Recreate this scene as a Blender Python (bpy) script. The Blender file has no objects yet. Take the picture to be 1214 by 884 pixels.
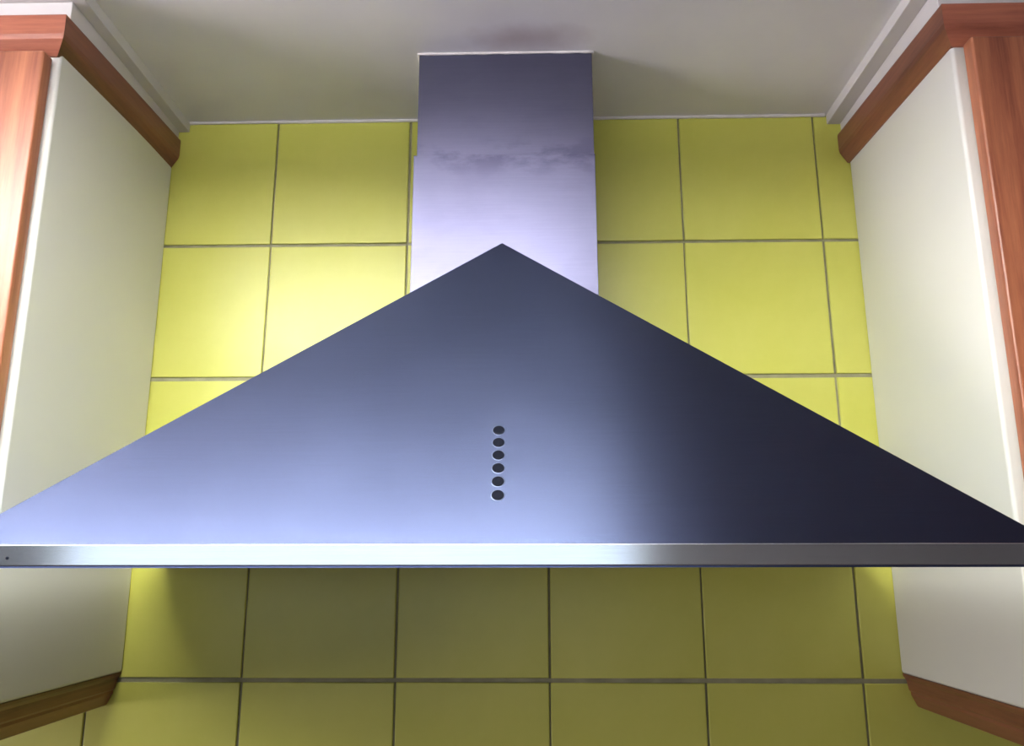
import bpy, bmesh, math, random
from mathutils import Vector, Matrix
random.seed(4)
sc = bpy.context.scene
COL = sc.collection
ZO = 2.10                      # height of the reference joint line above the floor

# ------------------------------------------------------------------ camera
F_PX, YAW, PITCH, ROLL = 978.67, -0.02195, 0.22597, -0.00129
cam_d = bpy.data.cameras.new('camera'); cam = bpy.data.objects.new('camera', cam_d); COL.objects.link(cam)
cam_d.sensor_fit = 'HORIZONTAL'; cam_d.sensor_width = 36.0; cam_d.lens = F_PX / 1214 * 36.0
cam_d.clip_start = 0.01; cam_d.clip_end = 60
cy, sy, cp, sp = math.cos(YAW), math.sin(YAW), math.cos(PITCH), math.sin(PITCH)
Fw = Vector((sy*cp, cy*cp, sp)); Rt = Vector((cy, -sy, 0)); Up = Rt.cross(Fw)
R2 = Rt*math.cos(ROLL) + Up*math.sin(ROLL); U2 = -Rt*math.sin(ROLL) + Up*math.cos(ROLL)
M = Matrix((R2, U2, -Fw)).transposed().to_4x4()
CAM = Vector((-0.0236, -1.1238, -0.4523 + ZO)); M.translation = CAM
cam.matrix_world = M
sc.camera = cam

# ------------------------------------------------------------------ sky, window light, exposure
w = bpy.data.worlds.new('sky'); sc.world = w; w.use_nodes = True
bg = w.node_tree.nodes['Background']; bg.inputs[0].default_value = (0.62, 0.76, 1.0, 1); bg.inputs[1].default_value = 1.2

def area(name, loc, aim, sx, sy_, power, col):
    d = bpy.data.lights.new(name, 'AREA'); d.shape = 'RECTANGLE'; d.size = sx; d.size_y = sy_
    d.energy = power; d.color = col
    o = bpy.data.objects.new(name, d); COL.objects.link(o); o.location = loc
    o.rotation_euler = (Vector(aim) - Vector(loc)).to_track_quat('-Z', 'Y').to_euler()
    return o
# dim daylight entering through the wide window behind the camera
WX0, WX1, WZ0, WZ1, WY = -1.72, 0.38, 1.40, 1.95, -2.70
area('window_daylight', ((WX0+WX1)/2, WY+0.03, (WZ0+WZ1)/2), ((WX0+WX1)/2, 0, (WZ0+WZ1)/2), WX1-WX0-.1, WZ1-WZ0-.1, 3.0, (0.84, 0.92, 1.0))
# daylight from the side window on the left
X0, X1 = -1.75, 1.65
SY0, SY1, SZ0, SZ1 = -1.25, -0.50, 1.15, 2.10
area('side_window_daylight', (X0+.03, (SY0+SY1)/2, (SZ0+SZ1)/2), (0, (SY0+SY1)/2, (SZ0+SZ1)/2), SY1-SY0-.1, SZ1-SZ0-.1, 20, (1.0, 0.92, 1.0))
# ceiling lamp, front left, out of frame
LX0, LX1, LY, LZ = -1.18, 0.12, -0.97, 2.190
area('ceiling_lamp_light', ((LX0+LX1)/2, LY, LZ), ((LX0+LX1)/2, LY, 0), LX1-LX0, .14, 33, (0.94, 1.0, 0.92))
area('ceiling_lamp_uplight', ((LX0+LX1)/2, LY, LZ+.04), ((LX0+LX1)/2, LY, 3), LX1-LX0, .14, 50, (0.97, 1.0, 0.97))
sc.view_settings.view_transform = 'Standard'; sc.view_settings.look = 'None'
sc.view_settings.gamma = 1.0; sc.view_settings.use_curve_mapping = False
sc.view_settings.exposure = 0.0

# ------------------------------------------------------------------ materials
def s2l(c): return tuple(((v/255)/12.92 if v/255 <= .04045 else ((v/255+.055)/1.055)**2.4) for v in c)
def new_mat(name):
    m = bpy.data.materials.new(name); m.use_nodes = True
    nt = m.node_tree; return m, nt, nt.nodes['Principled BSDF']
def N(nt, t, **k):
    n = nt.nodes.new(t)
    for a, b in k.items(): setattr(n, a, b)
    return n
def coords(nt, scale, kind='Object'):
    tc = N(nt, 'ShaderNodeTexCoord'); mp = N(nt, 'ShaderNodeMapping'); mp.inputs['Scale'].default_value = scale
    nt.links.new(tc.outputs[kind], mp.inputs['Vector']); return mp.outputs[0]
def noise(nt, vec, scale, detail=3, rough=.5):
    n = N(nt, 'ShaderNodeTexNoise'); n.inputs['Scale'].default_value = scale
    n.inputs['Detail'].default_value = detail; n.inputs['Roughness'].default_value = rough
    nt.links.new(vec, n.inputs['Vector']); return n.outputs['Fac']
def ramp(nt, fac, stops):
    r = N(nt, 'ShaderNodeValToRGB'); e = r.color_ramp.elements
    while len(e) < len(stops): e.new(.5)
    for i, (p, c) in enumerate(stops):
        e[i].position = p; e[i].color = (*c, 1) if len(c) == 3 else c
    nt.links.new(fac, r.inputs[0]); return r.outputs[0]
def bump(nt, bs, h, dist, strength=.5):
    b = N(nt, 'ShaderNodeBump'); b.inputs['Distance'].default_value = dist; b.inputs['Strength'].default_value = strength
    nt.links.new(h, b.inputs['Height']); nt.links.new(b.outputs[0], bs.inputs['Normal'])
def maprange(nt, v, a, b, c, d):
    n = N(nt, 'ShaderNodeMapRange'); n.inputs[1].default_value = a; n.inputs[2].default_value = b
    n.inputs[3].default_value = c; n.inputs[4].default_value = d; nt.links.new(v, n.inputs[0]); return n.outputs[0]
def mix(nt, fac, a, b):
    n = N(nt, 'ShaderNodeMix', data_type='RGBA')
    nt.links.new(fac, n.inputs[0])
    for v, i in ((a, 6), (b, 7)):
        if isinstance(v, tuple): n.inputs[i].default_value = (*v, 1)
        else: nt.links.new(v, n.inputs[i])
    return n.outputs[2]

def plain(name, col, rough=.5, var=.06, nscale=9, spec=.5, bumpd=0.0):
    m, nt, bs = new_mat(name); c = s2l(col)
    f = noise(nt, coords(nt, (1, 1, 1)), nscale, 4)
    nt.links.new(ramp(nt, f, [(.3, tuple(v*(1-var) for v in c)), (.7, tuple(min(1, v*(1+var)) for v in c))]), bs.inputs['Base Color'])
    bs.inputs['Roughness'].default_value = rough; bs.inputs['Specular IOR Level'].default_value = spec
    if bumpd: bump(nt, bs, noise(nt, coords(nt, (1, 1, 1)), 140, 4), bumpd, .4)
    return m

def tile_mat():
    m, nt, bs = new_mat('lime_glazed_tile')
    oi = N(nt, 'ShaderNodeObjectInfo')
    f = noise(nt, coords(nt, (1, 1, 1)), 7, 5, .65)
    a, b = s2l((194, 193, 84)), s2l((203, 201, 97))
    col = ramp(nt, f, [(.3, a), (.7, b)])
    hs = N(nt, 'ShaderNodeHueSaturation'); nt.links.new(col, hs.inputs['Color'])
    nt.links.new(maprange(nt, oi.outputs['Random'], 0, 1, .97, 1.03), hs.inputs['Value'])
    nt.links.new(hs.outputs[0], bs.inputs['Base Color'])
    nt.links.new(maprange(nt, noise(nt, coords(nt, (1, 1, 1)), 25, 3), 0, 1, .26, .40), bs.inputs['Roughness'])
    bump(nt, bs, noise(nt, coords(nt, (1, 1, 1)), 14, 3), .0012, .35)
    return m

def metal_mat(name, col, r0, r1, brush='x', aniso=.75, smudge=None, bs_=.25):
    m, nt, bs = new_mat(name); c = s2l(col)
    sc_ = {'x': (1.2, 60, 60), 'z': (60, 60, 1.2)}[brush]
    f = noise(nt, coords(nt, sc_), 12, 6, .7)
    big = noise(nt, coords(nt, (1, 1, 1)), 5, 4, .6)
    colr = ramp(nt, f, [(.25, tuple(v*.94 for v in c)), (.75, tuple(min(1, v*1.05) for v in c))])
    if smudge: colr = smudge(nt, colr)
    nt.links.new(colr, bs.inputs['Base Color'])
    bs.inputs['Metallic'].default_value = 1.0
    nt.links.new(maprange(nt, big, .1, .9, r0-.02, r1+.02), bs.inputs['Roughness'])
    bs.inputs['Anisotropic'].default_value = aniso
    g = N(nt, 'ShaderNodeCombineXYZ'); g.inputs[0].default_value = 0 if brush == 'x' else 1; g.inputs[2].default_value = 1 if brush == 'x' else 0
    nt.links.new(g.outputs[0], bs.inputs['Tangent'])
    bump(nt, bs, f, .0004, bs_)
    return m

def chimney_smudge(nt, col):
    # greasy wipe marks either side of the telescopic joint
    tc = N(nt, 'ShaderNodeTexCoord'); sx = N(nt, 'ShaderNodeSeparateXYZ'); nt.links.new(tc.outputs['Object'], sx.inputs[0])
    mp = N(nt, 'ShaderNodeMapping'); mp.inputs['Scale'].default_value = (1, 1, 2.2); nt.links.new(tc.outputs['Object'], mp.inputs[0])
    n = noise(nt, mp.outputs[0], 16, 6, .6)
    band = maprange(nt, sx.outputs[2], -.035, .0, 0, 1)
    band2 = maprange(nt, sx.outputs[2], .0, .03, 1, 0)
    mu = N(nt, 'ShaderNodeMath', operation='MULTIPLY'); nt.links.new(band, mu.inputs[0]); nt.links.new(band2, mu.inputs[1])
    t = maprange(nt, n, .47, .60, 0, 1)
    m2 = N(nt, 'ShaderNodeMath', operation='MULTIPLY'); nt.links.new(mu.outputs[0], m2.inputs[0]); nt.links.new(t, m2.inputs[1])
    m3 = N(nt, 'ShaderNodeMath', operation='MULTIPLY'); nt.links.new(m2.outputs[0], m3.inputs[0]); m3.inputs[1].default_value = .55
    n2 = maprange(nt, noise(nt, mp.outputs[0], 9, 5, .6), .50, .75, 0, .25)
    c = mix(nt, m3.outputs[0], col, s2l((56, 50, 74)))
    return mix(nt, n2, c, s2l((74, 70, 90)))

def wood_mat(name, grain, dark, light, rough=.34):
    m, nt, bs = new_mat(name)
    s = {'z': (9, 9, .55), 'x': (.55, 9, 9), 'y': (9, .55, 9)}[grain]
    v = coords(nt, s)
    f1 = noise(nt, v, 2.4, 5, .6)
    s2 = tuple(q*6 for q in s); f2 = noise(nt, coords(nt, s2), 4, 4, .7)
    a = N(nt, 'ShaderNodeMath', operation='MULTIPLY_ADD'); nt.links.new(f2, a.inputs[0]); a.inputs[1].default_value = .35; nt.links.new(f1, a.inputs[2])
    d, l = s2l(dark), s2l(light); mid = tuple((p+q)/2 for p, q in zip(d, l))
    nt.links.new(ramp(nt, a.outputs[0], [(.48, d), (.66, mid), (.86, l)]), bs.inputs['Base Color'])
    bs.inputs['Roughness'].default_value = rough
    bump(nt, bs, f2, .0004, .2)
    return m

def ceiling_mat():
    m, nt, bs = new_mat('ceiling_paint')
    tc = N(nt, 'ShaderNodeTexCoord')
    f = noise(nt, coords(nt, (1, 1, 1)), 6, 4)
    base = ramp(nt, f, [(.3, s2l((222, 218, 224))), (.7, s2l((232, 228, 232)))])
    # brown cooking stain on the ceiling just in front of the chimney
    mp = N(nt, 'ShaderNodeMapping'); mp.inputs['Location'].default_value = (.02, .185, 0); mp.inputs['Scale'].default_value = (1, 3.2, 1)
    mp.vector_type = 'POINT'
    sb = N(nt, 'ShaderNodeVectorMath', operation='SUBTRACT'); sb.inputs[1].default_value = (-.022, -.196, 0)
    nt.links.new(tc.outputs['Object'], sb.inputs[0])
    ml = N(nt, 'ShaderNodeVectorMath', operation='MULTIPLY'); ml.inputs[1].default_value = (1, 2.6, 0); nt.links.new(sb.outputs[0], ml.inputs[0])
    ln = N(nt, 'ShaderNodeVectorMath', operation='LENGTH'); nt.links.new(ml.outputs[0], ln.inputs[0])
    nn = noise(nt, coords(nt, (1, 1, 1)), 30, 4)
    ad = N(nt, 'ShaderNodeMath', operation='MULTIPLY_ADD'); nt.links.new(nn, ad.inputs[0]); ad.inputs[1].default_value = .06; nt.links.new(ln.outputs['Value'], ad.inputs[2])
    nt.links.new(mix(nt, maprange(nt, ad.outputs[0], .04, .12, .45, 0), base, s2l((150, 120, 118))), bs.inputs['Base Color'])
    bs.inputs['Roughness'].default_value = .7
    bump(nt, bs, noise(nt, coords(nt, (1, 1, 1)), 90, 3), .0006, .3)
    return m

MT = dict(
    tile=tile_mat(),
    grout=plain('grey_grout', (148, 144, 114), .9, .2, 40),
    ceiling=ceiling_mat(),
    plaster=plain('wall_paint', (132, 128, 130), .8),
    floor=plain('floor_stone', (88, 70, 62), .5, .1),
    filler=plain('white_filler_paint', (214, 208, 208), .6, .03),
    sealant=plain('white_sealant', (222, 214, 214), .45, .05, 60),
    laminate=plain('cream_laminate', (224, 222, 214), .30, .02, 4),
    lam_in=plain('cabinet_board', (205, 200, 190), .6),
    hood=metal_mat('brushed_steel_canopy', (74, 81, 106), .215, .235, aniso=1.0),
    rim=metal_mat('brushed_steel_rim', (214, 220, 226), .13, .18, aniso=.5, bs_=.03),
    rimlip=metal_mat('steel_rim_lip', (80, 90, 130), .35, .4),
    chim=metal_mat('brushed_steel_chimney', (95, 94, 115), .38, .44, aniso=.2, smudge=chimney_smudge),
    filt=metal_mat('filter_mesh_steel', (150, 150, 155), .4, .5),
    button=plain('black_button', (5, 8, 22), .6, .1, spec=.1),
    bezel=metal_mat('button_bezel_steel', (110, 118, 145), .4, .45, aniso=0),
    wood_z=wood_mat('cherry_veneer_upright', 'z', (118, 62, 44), (186, 118, 82)),
    wood_x=wood_mat('cherry_moulding_across', 'x', (120, 62, 46), (190, 116, 88)),
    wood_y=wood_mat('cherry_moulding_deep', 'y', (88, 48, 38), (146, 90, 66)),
    frame=plain('window_frame_white', (225, 225, 222), .4),
    dark=plain('dark_gap', (40, 30, 30), .8),
)
def glass_mat():
    m, nt, bs = new_mat('window_glass'); bs.inputs['Transmission Weight'].default_value = 1
    bs.inputs['Roughness'].default_value = 0; bs.inputs['IOR'].default_value = 1.01; return m
MT['glass'] = glass_mat()

# ------------------------------------------------------------------ mesh helpers
def link(name, bm, mat, parent=None, origin=None, bevel=0, seg=2, smooth=False):
    me = bpy.data.meshes.new(name)
    bmesh.ops.recalc_face_normals(bm, faces=bm.faces)
    if origin is not None:
        bmesh.ops.translate(bm, verts=bm.verts, vec=-Vector(origin))
    bm.to_mesh(me); bm.free()
    o = bpy.data.objects.new(name, me); COL.objects.link(o)
    me.materials.append(MT[mat] if isinstance(mat, str) else mat)
    if origin is not None: o.location = origin
    if parent is not None:
        o.parent = parent; o.location = (Vector(origin) if origin is not None else Vector()) - parent.location
    if bevel:
        md = o.modifiers.new('bevel', 'BEVEL'); md.width = bevel; md.segments = seg; md.limit_method = 'ANGLE'; md.angle_limit = math.radians(35)
        smooth = True
    if smooth:
        for p in me.polygons: p.use_smooth = True
        if not bevel: pass
        md = o.modifiers.new('wn', 'WEIGHTED_NORMAL'); md.keep_sharp = True
    return o
def box(bm, x0, x1, y0, y1, z0, z1):
    vs = [bm.verts.new((x, y, z)) for x in (x0, x1) for y in (y0, y1) for z in (z0, z1)]
    for f in ((0,1,3,2),(4,6,7,5),(0,4,5,1),(2,3,7,6),(0,2,6,4),(1,5,7,3)): bm.faces.new([vs[i] for i in f])
def boxobj(name, b, mat, parent=None, origin=None, bevel=0, **k):
    bm = bmesh.new(); box(bm, *b); return link(name, bm, mat, parent, origin, bevel, **k)
def empty(name, loc, label, cat, group=None):
    o = bpy.data.objects.new(name, None); COL.objects.link(o); o.location = loc; o.empty_display_size = .05
    o['label'] = label; o['category'] = cat
    if group: o['group'] = group
    return o
def struct(o, label=None):
    o['kind'] = 'structure'
    if label: o['label'] = label
    return o
def ring_sweep(bm, rings, caps=True):
    """rings: list of point lists (same length); skins between them."""
    vr = [[bm.verts.new(p) for p in r] for r in rings]; n = len(vr[0])
    for a, b in zip(vr, vr[1:]):
        for i in range(n): bm.faces.new((a[i], a[(i+1) % n], b[(i+1) % n], b[i]))
    if caps: bm.faces.new(vr[0]); bm.faces.new(vr[-1])

# ------------------------------------------------------------------ room shell
ZC = 0.198 + ZO
YB = WY
boxobjs = []
struct(boxobj('floor', (X0-.1, X1+.1, YB-.1, .1, -.1, 0), 'floor'))
struct(boxobj('ceiling', (X0-.1, X1+.1, YB-.1, .1, ZC, ZC+.1), 'ceiling', origin=(0, 0, ZC)), 'off-white painted ceiling with a faint brown stain above the chimney')
bm = bmesh.new()
box(bm, X0-.1, X0, YB, SY0, 0, ZC); box(bm, X0-.1, X0, SY1, 0, 0, ZC); box(bm, X0-.1, X0, SY0, SY1, 0, SZ0); box(bm, X0-.1, X0, SY0, SY1, SZ1, ZC)
struct(link('wall_left', bm, 'plaster'))
w2 = bpy.data.objects.new('window_2', None); COL.objects.link(w2); w2.location = (X0-.05, (SY0+SY1)/2, SZ0); struct(w2)
bm = bmesh.new()
for b in ((SY0, SY0+.05, SZ0, SZ1), (SY1-.05, SY1, SZ0, SZ1), (SY0, SY1, SZ0, SZ0+.05), (SY0, SY1, SZ1-.05, SZ1)):
    box(bm, X0-.07, X0-.03, b[0], b[1], b[2], b[3])
link('window_frame', bm, 'frame', w2, w2.location)
boxobj('pane', (X0-.053, X0-.047, SY0+.05, SY1-.05, SZ0+.05, SZ1-.05), 'glass', w2, w2.location)
lamp = empty('ceiling_lamp', ((LX0+LX1)/2, LY, ZC), 'slim rectangular lamp with white housing on the ceiling behind the camera', 'ceiling lamp')
boxobj('housing', (LX0-.03, LX1+.03, LY-.09, LY+.09, LZ+.006, LZ+.034), 'frame', lamp, lamp.location, .004)
for xx in (LX0+.15, LX1-.15): boxobj('hanger', (xx-.004, xx+.004, LY-.004, LY+.004, LZ+.03, ZC), 'frame', lamp, lamp.location)
struct(boxobj('wall_right', (X1, X1+.1, YB, 0, 0, ZC), 'plaster'))
bm = bmesh.new()
box(bm, X0-.1, WX0, YB-.1, YB, 0, ZC); box(bm, WX1, X1+.1, YB-.1, YB, 0, ZC)
box(bm, WX0, WX1, YB-.1, YB, 0, WZ0); box(bm, WX0, WX1, YB-.1, YB, WZ1, ZC)
struct(link('wall_front', bm, 'plaster'))
wn = bpy.data.objects.new('window_1', None); COL.objects.link(wn); wn.location = ((WX0+WX1)/2, YB-.05, WZ0); struct(wn)
bm = bmesh.new()
xm = (WX0+WX1)/2
for b in ((WX0, WX0+.05, WZ0, WZ1), (WX1-.05, WX1, WZ0, WZ1), (WX0, WX1, WZ0, WZ0+.05), (WX0, WX1, WZ1-.05, WZ1), (xm-.03, xm+.03, WZ0, WZ1)):
    box(bm, b[0], b[1], YB-.07, YB-.03, b[2], b[3])
link('window_frame', bm, 'frame', wn, wn.location)
for xa, xb in ((WX0+.05, xm-.03), (xm+.03, WX1-.05)):
    boxobj('pane', (xa, xb, YB-.053, YB-.047, WZ0+.05, WZ1-.05), 'glass', wn, wn.location)

# tiled wall: grout bed, then every tile as its own piece
T = 0.2; G = 0.0027; TD = 0.009; REC = 0.0022
wall = boxobj('wall_back', (X0-.1, X1+.1, TD-.0058, .12, 0, ZC), 'grout')
struct(wall, 'wall of square glossy lime-yellow tiles with grey joints')
bm = bmesh.new()
h = T/2 - G/2
box(bm, -h, h, 0, TD, -h, h)
bmesh.ops.bevel(bm, geom=[e for e in bm.edges if all(abs(v.co.y) < 1e-6 for v in e.verts)], offset=.0016, segments=2, profile=.5, affect='EDGES')
tile0 = link('tile', bm, 'tile', wall, smooth=True)
first = True
for c in range(-5, 5):
    for r in range(0, 7):                    # row 0 hangs from the ceiling
        o = tile0 if first else tile0.copy()
        if not first: COL.objects.link(o); o.parent = wall
        first = False
        dz = -.0022 if r == 0 else 0
        o.location = ((c+.5)*T + random.uniform(-.0004, .0004), random.uniform(-.0004, .0004), ZO + .1 - r*T + random.uniform(-.0003, .0003) + dz/2)
        o.rotation_euler = (random.uniform(-.0015, .0015), 0, random.uniform(-.0015, .0015))
        if r == 0: o.scale = (1, 1, .985)

# ------------------------------------------------------------------ fillers and coving above the cabinets
XL, XR = -0.556, 0.448         # inner side planes of the two cabinets
CZ0, CZ1 = .112, .160          # wooden cornice, relative heights
FZ = .182
def fillers(side):
    s = side
    xin = XL+.005 if s < 0 else XR-.008      # face of the filler seen above the cornice
    xout = X0 if s < 0 else X1
    yf = -.298
    bm = bmesh.new()
    a, b = sorted((xin, xout)); box(bm, a, b, yf, 0, CZ1+ZO-.02, ZC)
    nm = 'trim_1' if s < 0 else 'trim_2'
    struct(link(nm, bm, 'filler', bevel=.001), 'white painted filler panel closing the gap above the %s cabinet cornice' % ('left' if s < 0 else 'right'))
    # square coving lip where the filler meets the ceiling
    w_ = .016 if s < 0 else .020
    bm = bmesh.new()
    xi = xin - s*w_
    P = [(xin, xi)]
    z0, z1 = FZ+ZO, ZC
    a, b = sorted((xin + s*.0, xi)); box(bm, a, b, yf-w_, 0, z0, z1)
    a, b = sorted((xin, xout)); box(bm, a, b, yf-w_, yf, z0, z1)
    struct(link('trim_3' if s < 0 else 'trim_4', bm, 'filler', bevel=.0012), 'stepped white coving strip running along the ceiling at the %s' % ('left' if s < 0 else 'right'))
fillers(-1); fillers(1)
# sealant bead between tiles and ceiling: slightly wavy
def bead(pts, r, name):
    bm = bmesh.new(); rings = []
    for i, p in enumerate(pts):
        q = pts[min(i+1, len(pts)-1)]; pr = pts[max(i-1, 0)]
        t = (Vector(q) - Vector(pr)).normalized(); a = t.cross(Vector((0, 0, 1))).normalized(); rr = r*random.uniform(.75, 1.2)
        rings.append([Vector(p) + a*rr*math.cos(k*math.pi/3) + Vector((0, 0, 1))*rr*math.sin(k*math.pi/3) for k in range(6)])
    ring_sweep(bm, rings); return link(name, bm, 'sealant', smooth=True)
def seq(a, b, n): return [tuple(a[i] + (b[i]-a[i])*k/n for i in range(3)) for k in range(n+1)]
bd = bead(seq((XL+.02, -.0015, ZC-.0015), (XR-.03, -.0015, ZC-.0015), 60), .0026, 'trim_5'); struct(bd, 'thin white sealant bead between the top tiles and the ceiling')

# ------------------------------------------------------------------ wall cabinets
def path_sweep(bm, prof, path):
    """prof: (out, z) pairs. path: list of (point, outward dir, mitre scale)."""
    rings = []
    for p, d in path:
        rings.append([Vector(p) + Vector((d[0]*o, d[1]*o, z)) for o, z in prof])
    ring_sweep(bm, rings)
def cabinet(s, label):
    xs = XL if s < 0 else XR                 # inner face plane
    out = -1 if s < 0 else 1                 # direction away from the hood
    xo = xs + out*.60
    root = empty('wall_cabinet', (xs + out*.3, -.15, ZO-.59), label, 'cabinet', None)
    O = root.location.copy()
    z0, z1 = ZO-.590, ZO+.125
    def bx(name, xa, xb, ya, yb, za, zb, mat, bev=0, seg=2):
        a, b = sorted((xa, xb)); return boxobj(name, (a, b, ya, yb, za, zb), mat, root, O, bev, seg=seg)
    # side panel with softly rounded front edge
    sp_ = bx('side_panel', xs, xs + out*.018, -.2985, -.0005, z0, z1, 'laminate', .004, 4); sp_['label'] = 'cream laminate side panel with rounded front edge'
    bx('side_panel', xo, xo - out*.018, -.2985, -.0005, z0, z1, 'laminate', .003)
    bx('back_panel', xs + out*.018, xo - out*.018, -.010, -.002, z0, z1, 'lam_in')
    bx('top_panel', xs + out*.018, xo - out*.018, -.299, -.010, z1-.018, z1, 'lam_in')
    bx('bottom_panel', xs + out*.018, xo - out*.018, -.299, -.010, z0, z0+.018, 'lam_in')
    dl = .0065 if s < 0 else .0105
    xa, xb = xs + out*dl, xo - out*.003
    mid = (xa+xb)/2
    for q0, q1 in ((xa, mid - out*.0015), (mid + out*.0015, xb)):
        d = bx('door', q0, q1, -.3195, -.3010, z0+.002, ZO+.106, 'wood_z', .003, 4)
        d['label'] = 'reddish brown wood veneer door'
        # handle low on the door, out towards the far side
        hx = q1 - out*.04
        bm = bmesh.new()
        pts = [(hx, -.3195, z0+.06), (hx, -.345, z0+.065), (hx, -.350, z0+.085), (hx, -.350, z0+.155), (hx, -.345, z0+.175), (hx, -.3195, z0+.18)]
        rings = []
        for i, p in enumerate(pts):
            t = (Vector(pts[min(i+1, 5)]) - Vector(pts[max(i-1, 0)])).normalized(); a = Vector((1, 0, 0)); b = t.cross(a)
            rings.append([Vector(p) + a*.005*math.cos(k*math.pi/4) + b*.005*math.sin(k*math.pi/4) for k in range(8)])
        ring_sweep(bm, rings)
        hd = link('handle', bm, 'rim', None, smooth=True, origin=(hx, -.3195, z0+.12)); hd.parent = d
        hd.location = Vector((hx, -.3195, z0+.12)) - O
    # cornice: flat face, rounded lower nose, cove back underneath
    ztw, ztf = (ZO + .170, ZO + .157) if s < 0 else (ZO + .166, ZO + .153)
    pr = [(-.02, 0.0), (.010, 0.0), (.0116, -.0015), (.012, -.004), (.012, -.026), (.0108, -.0315), (.0080, -.0360), (.0055, -.0400), (.0008, -.0470), (-.02, -.0475)]
    def corn(name, segpts, mat):
        bm = bmesh.new()
        ring_sweep(bm, [[Vector((px + dx*(o+ex), py + dy*(o+ex*.0), zt + z)) for o, z in pr] for (px, py), (dx, dy), zt, ex in segpts])
        return link(name, bm, mat, root, O, smooth=False)
    yc = -.3005
    e0, e1 = (-.003, -.003) if s < 0 else (.002, .0006)
    xo_ = xo
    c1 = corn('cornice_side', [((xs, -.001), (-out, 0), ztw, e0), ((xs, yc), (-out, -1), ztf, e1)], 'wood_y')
    c2 = corn('cornice_front', [((xs, yc), (-out, -1), ztf, e1), ((xo, yc), (0, -1), ztf, 0)], 'wood_x')
    for c in (c1, c2): c['label'] = 'reddish wooden cornice moulding'
    # light pelmet below: face slopes back under the cabinet, with a shallow groove
    zb = z0
    pp = [(.0, 0.0), (-.001, -.0035), (-.004, -.008), (-.0065, -.020), (-.0085, -.0225), (-.0085, -.026), (-.0100, -.029), (-.0155, -.0400), (-.019, -.0415), (-.03, -.0415), (-.03, 0)]
    def pel(name, segpts, mat):
        bm = bmesh.new()
        ring_sweep(bm, [[Vector((px + dx*o, py + dy*o, zb + z)) for o, z in pp] for (px, py), (dx, dy) in segpts])
        p = link(name, bm, mat, root, O); p['label'] = 'reddish wooden light pelmet under the cabinet'; return p
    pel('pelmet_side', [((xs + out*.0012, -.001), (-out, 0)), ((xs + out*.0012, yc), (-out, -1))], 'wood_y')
    pel('pelmet_front', [((xs + out*.0012, yc), (-out, -1)), ((xo, yc), (0, -1))], 'wood_x')
    return root
cabinet(-1, 'left wall cabinet with cream side panel, red-brown door and dark shaded underside pelmet')
cabinet(1, 'right wall cabinet with brightly lit cream side panel and reddish wooden pelmet below')

# ------------------------------------------------------------------ extractor hood
HX0, HX1, HXC = -0.5105, 0.3995, -0.0555
HF = -0.440; ZB = ZO-.456; ZR = ZO-.4375
AY, AZ = -0.200, ZO-.081
hood = empty('extractor_hood', (HXC, -.22, ZB), 'wide pyramid-shaped brushed steel extractor hood with chimney on the tiled wall', 'extractor hood')
HO = hood.location.copy()
IN = .0012
A = Vector((HXC, AY, AZ)); A2 = Vector((HXC, -.0005, AZ))
FLc = Vector((HX0+IN, HF+IN, ZR)); FRc = Vector((HX1-IN, HF+IN, ZR)); BL = Vector((HX0+IN, -.0005, ZR)); BR = Vector((HX1-IN, -.0005, ZR))
def sheet(name, pts, th, mat):
    n = (pts[1]-pts[0]).cross(pts[2]-pts[0]).normalized()
    if n.dot(Vector((0, .2, -1))) < 0: n = -n
    bm = bmesh.new(); ring_sweep(bm, [pts, [p + n*th for p in pts]])
    return link(name, bm, mat, hood, HO)
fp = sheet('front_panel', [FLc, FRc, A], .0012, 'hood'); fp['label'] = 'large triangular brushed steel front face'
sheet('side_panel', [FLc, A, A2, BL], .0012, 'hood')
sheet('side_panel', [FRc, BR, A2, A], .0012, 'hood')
# rim: a box frame with a folded top edge and a darker lower lip
bm = bmesh.new()
box(bm, HX0, HX1, HF, HF+.012, ZB+.0016, ZR+.0004)
box(bm, HX0, HX0+.012, HF+.012, -.0005, ZB+.0016, ZR+.0004); box(bm, HX1-.012, HX1, HF+.012, -.0005, ZB+.0016, ZR+.0004)
box(bm, HX0+.012, HX1-.012, -.0125, -.0005, ZB+.0016, ZR+.0004)
rim = link('rim_band', bm, 'rim', hood, HO, bevel=.0009, seg=3); rim['label'] = 'bright brushed steel band along the lower edge'
bm = bmesh.new(); box(bm, HX0+.0008, HX1-.0008, HF+.0008, HF+.012, ZB, ZB+.0016)
for xa, xb in ((HX0+.0008, HX0+.012), (HX1-.012, HX1-.0008)): box(bm, xa, xb, HF+.012, -.001, ZB, ZB+.0016)
link('lower_lip', bm, 'rimlip', hood, HO)
# two grease filters and lamp lenses let into the underside
bm = bmesh.new()
boxobj('underside_panel', (HX0+.012, HX1-.012, HF+.012, -.0125, ZB+.0016, ZB+.004), 'rim', hood, HO)
for x in (HXC-.20, HXC+.20):
    f = bmesh.new(); box(f, x-.19, x+.19, -.36, -.07, ZB+.0004, ZB+.0016)
    link('grease_filter', f, 'filt', hood, HO, bevel=.001)
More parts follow.
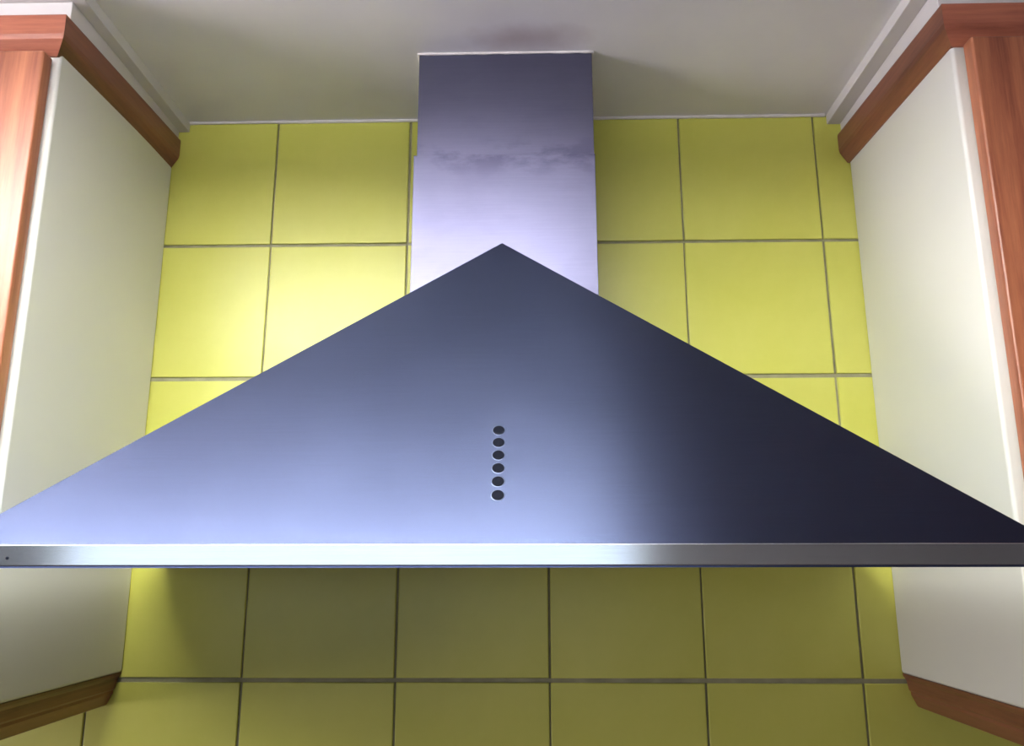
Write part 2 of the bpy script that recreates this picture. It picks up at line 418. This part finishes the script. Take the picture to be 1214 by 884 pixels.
# buttons down the front face
nrm = (FRc-FLc).cross(A-FLc).normalized()
if nrm.y > 0: nrm = -nrm
up = (A - Vector((A.x, HF, ZR))); up.normalize()
base = Vector((0, HF+IN, ZR))
bx_ = -.0578
def slope_point(x, s): return Vector((x, HF+IN, ZR)) + up*s
for i in range(6):
    c = slope_point(-.0516 - .00018*i, .0500 + i*.01515)
    bm = bmesh.new(); xa = Vector((1, 0, 0)); prof = [(.0053, .0001), (.0053, .0009), (.0048, .0013), (.0030, .0011), (.0012, .0009)]
    rings = [[c + (xa*math.cos(k*math.pi/10) + up*math.sin(k*math.pi/10))*r + nrm*hh for k in range(20)] for r, hh in prof]
    ring_sweep(bm, rings)
    b = link('button', bm, 'button', hood, HO, smooth=True); b['label'] = 'round black push button'
    bm = bmesh.new(); prof = [(.0053, -.0002), (.0053, .0004), (.0060, .0003), (.0063, .0000), (.0063, -.0002)]
    rings = [[c + (xa*math.cos(k*math.pi/10) + up*math.sin(k*math.pi/10))*r + nrm*hh for k in range(20)] for r, hh in prof]
    ring_sweep(bm, rings, caps=False)
    z = link('bezel', bm, 'bezel', hood, HO, smooth=True); z.parent = b; z.location = (0, 0, 0)
# tiny screw hole mark at the left end of the rim
bm = bmesh.new()
rings = [[Vector((HX0+.058+math.cos(k*math.pi/6)*r, HF-hh, ZR-.0105+math.sin(k*math.pi/6)*r)) for k in range(12)] for r, hh in ((.0013, -.001), (.0013, .0004), (.0008, .0006))]
ring_sweep(bm, rings); link('rivet', bm, 'button', hood, HO)
# chimney: lower sleeve around a slightly narrower upper one
def tube(name, x0, x1, y0, z0, z1, th, mat, org, bev=.0008):
    bm = bmesh.new()
    o = [(x0, -.0005), (x0, y0), (x1, y0), (x1, -.0005)]; i = [(x1-th, -.0005), (x1-th, y0+th), (x0+th, y0+th), (x0+th, -.0005)]
    ring_sweep(bm, [[Vector((x, y, z)) for x, y in o+i] for z in (z0, z1)])
    return link(name, bm, mat, hood, None, 0) if False else link(name, bm, mat, hood, org, bev)
CHO = Vector((HXC, -.17, ZO+.050))
lo = tube('lower_chimney', -.1685, .0605, -.1705, ZO-.22, ZO+.050, .0012, 'chim', CHO)
upc = tube('upper_chimney', -.1655, .0600, -.1650, ZO+.02, ZC-.0004, .0012, 'chim', CHO)
lo['label'] = 'wider lower chimney sleeve'; upc['label'] = 'narrower upper chimney sleeve meeting the ceiling'
x0, x1, y0 = -.1665, .0610, -.1660
sl = bead(seq((x0, -.004, ZC-.0008), (x0, y0, ZC-.0008), 12) + seq((x0, y0, ZC-.0008), (x1, y0, ZC-.0008), 24)[1:] + seq((x1, y0, ZC-.0008), (x1, -.004, ZC-.0008), 12)[1:], .0018, 'trim_6')
struct(sl, 'white sealant bead around the chimney top at the ceiling')
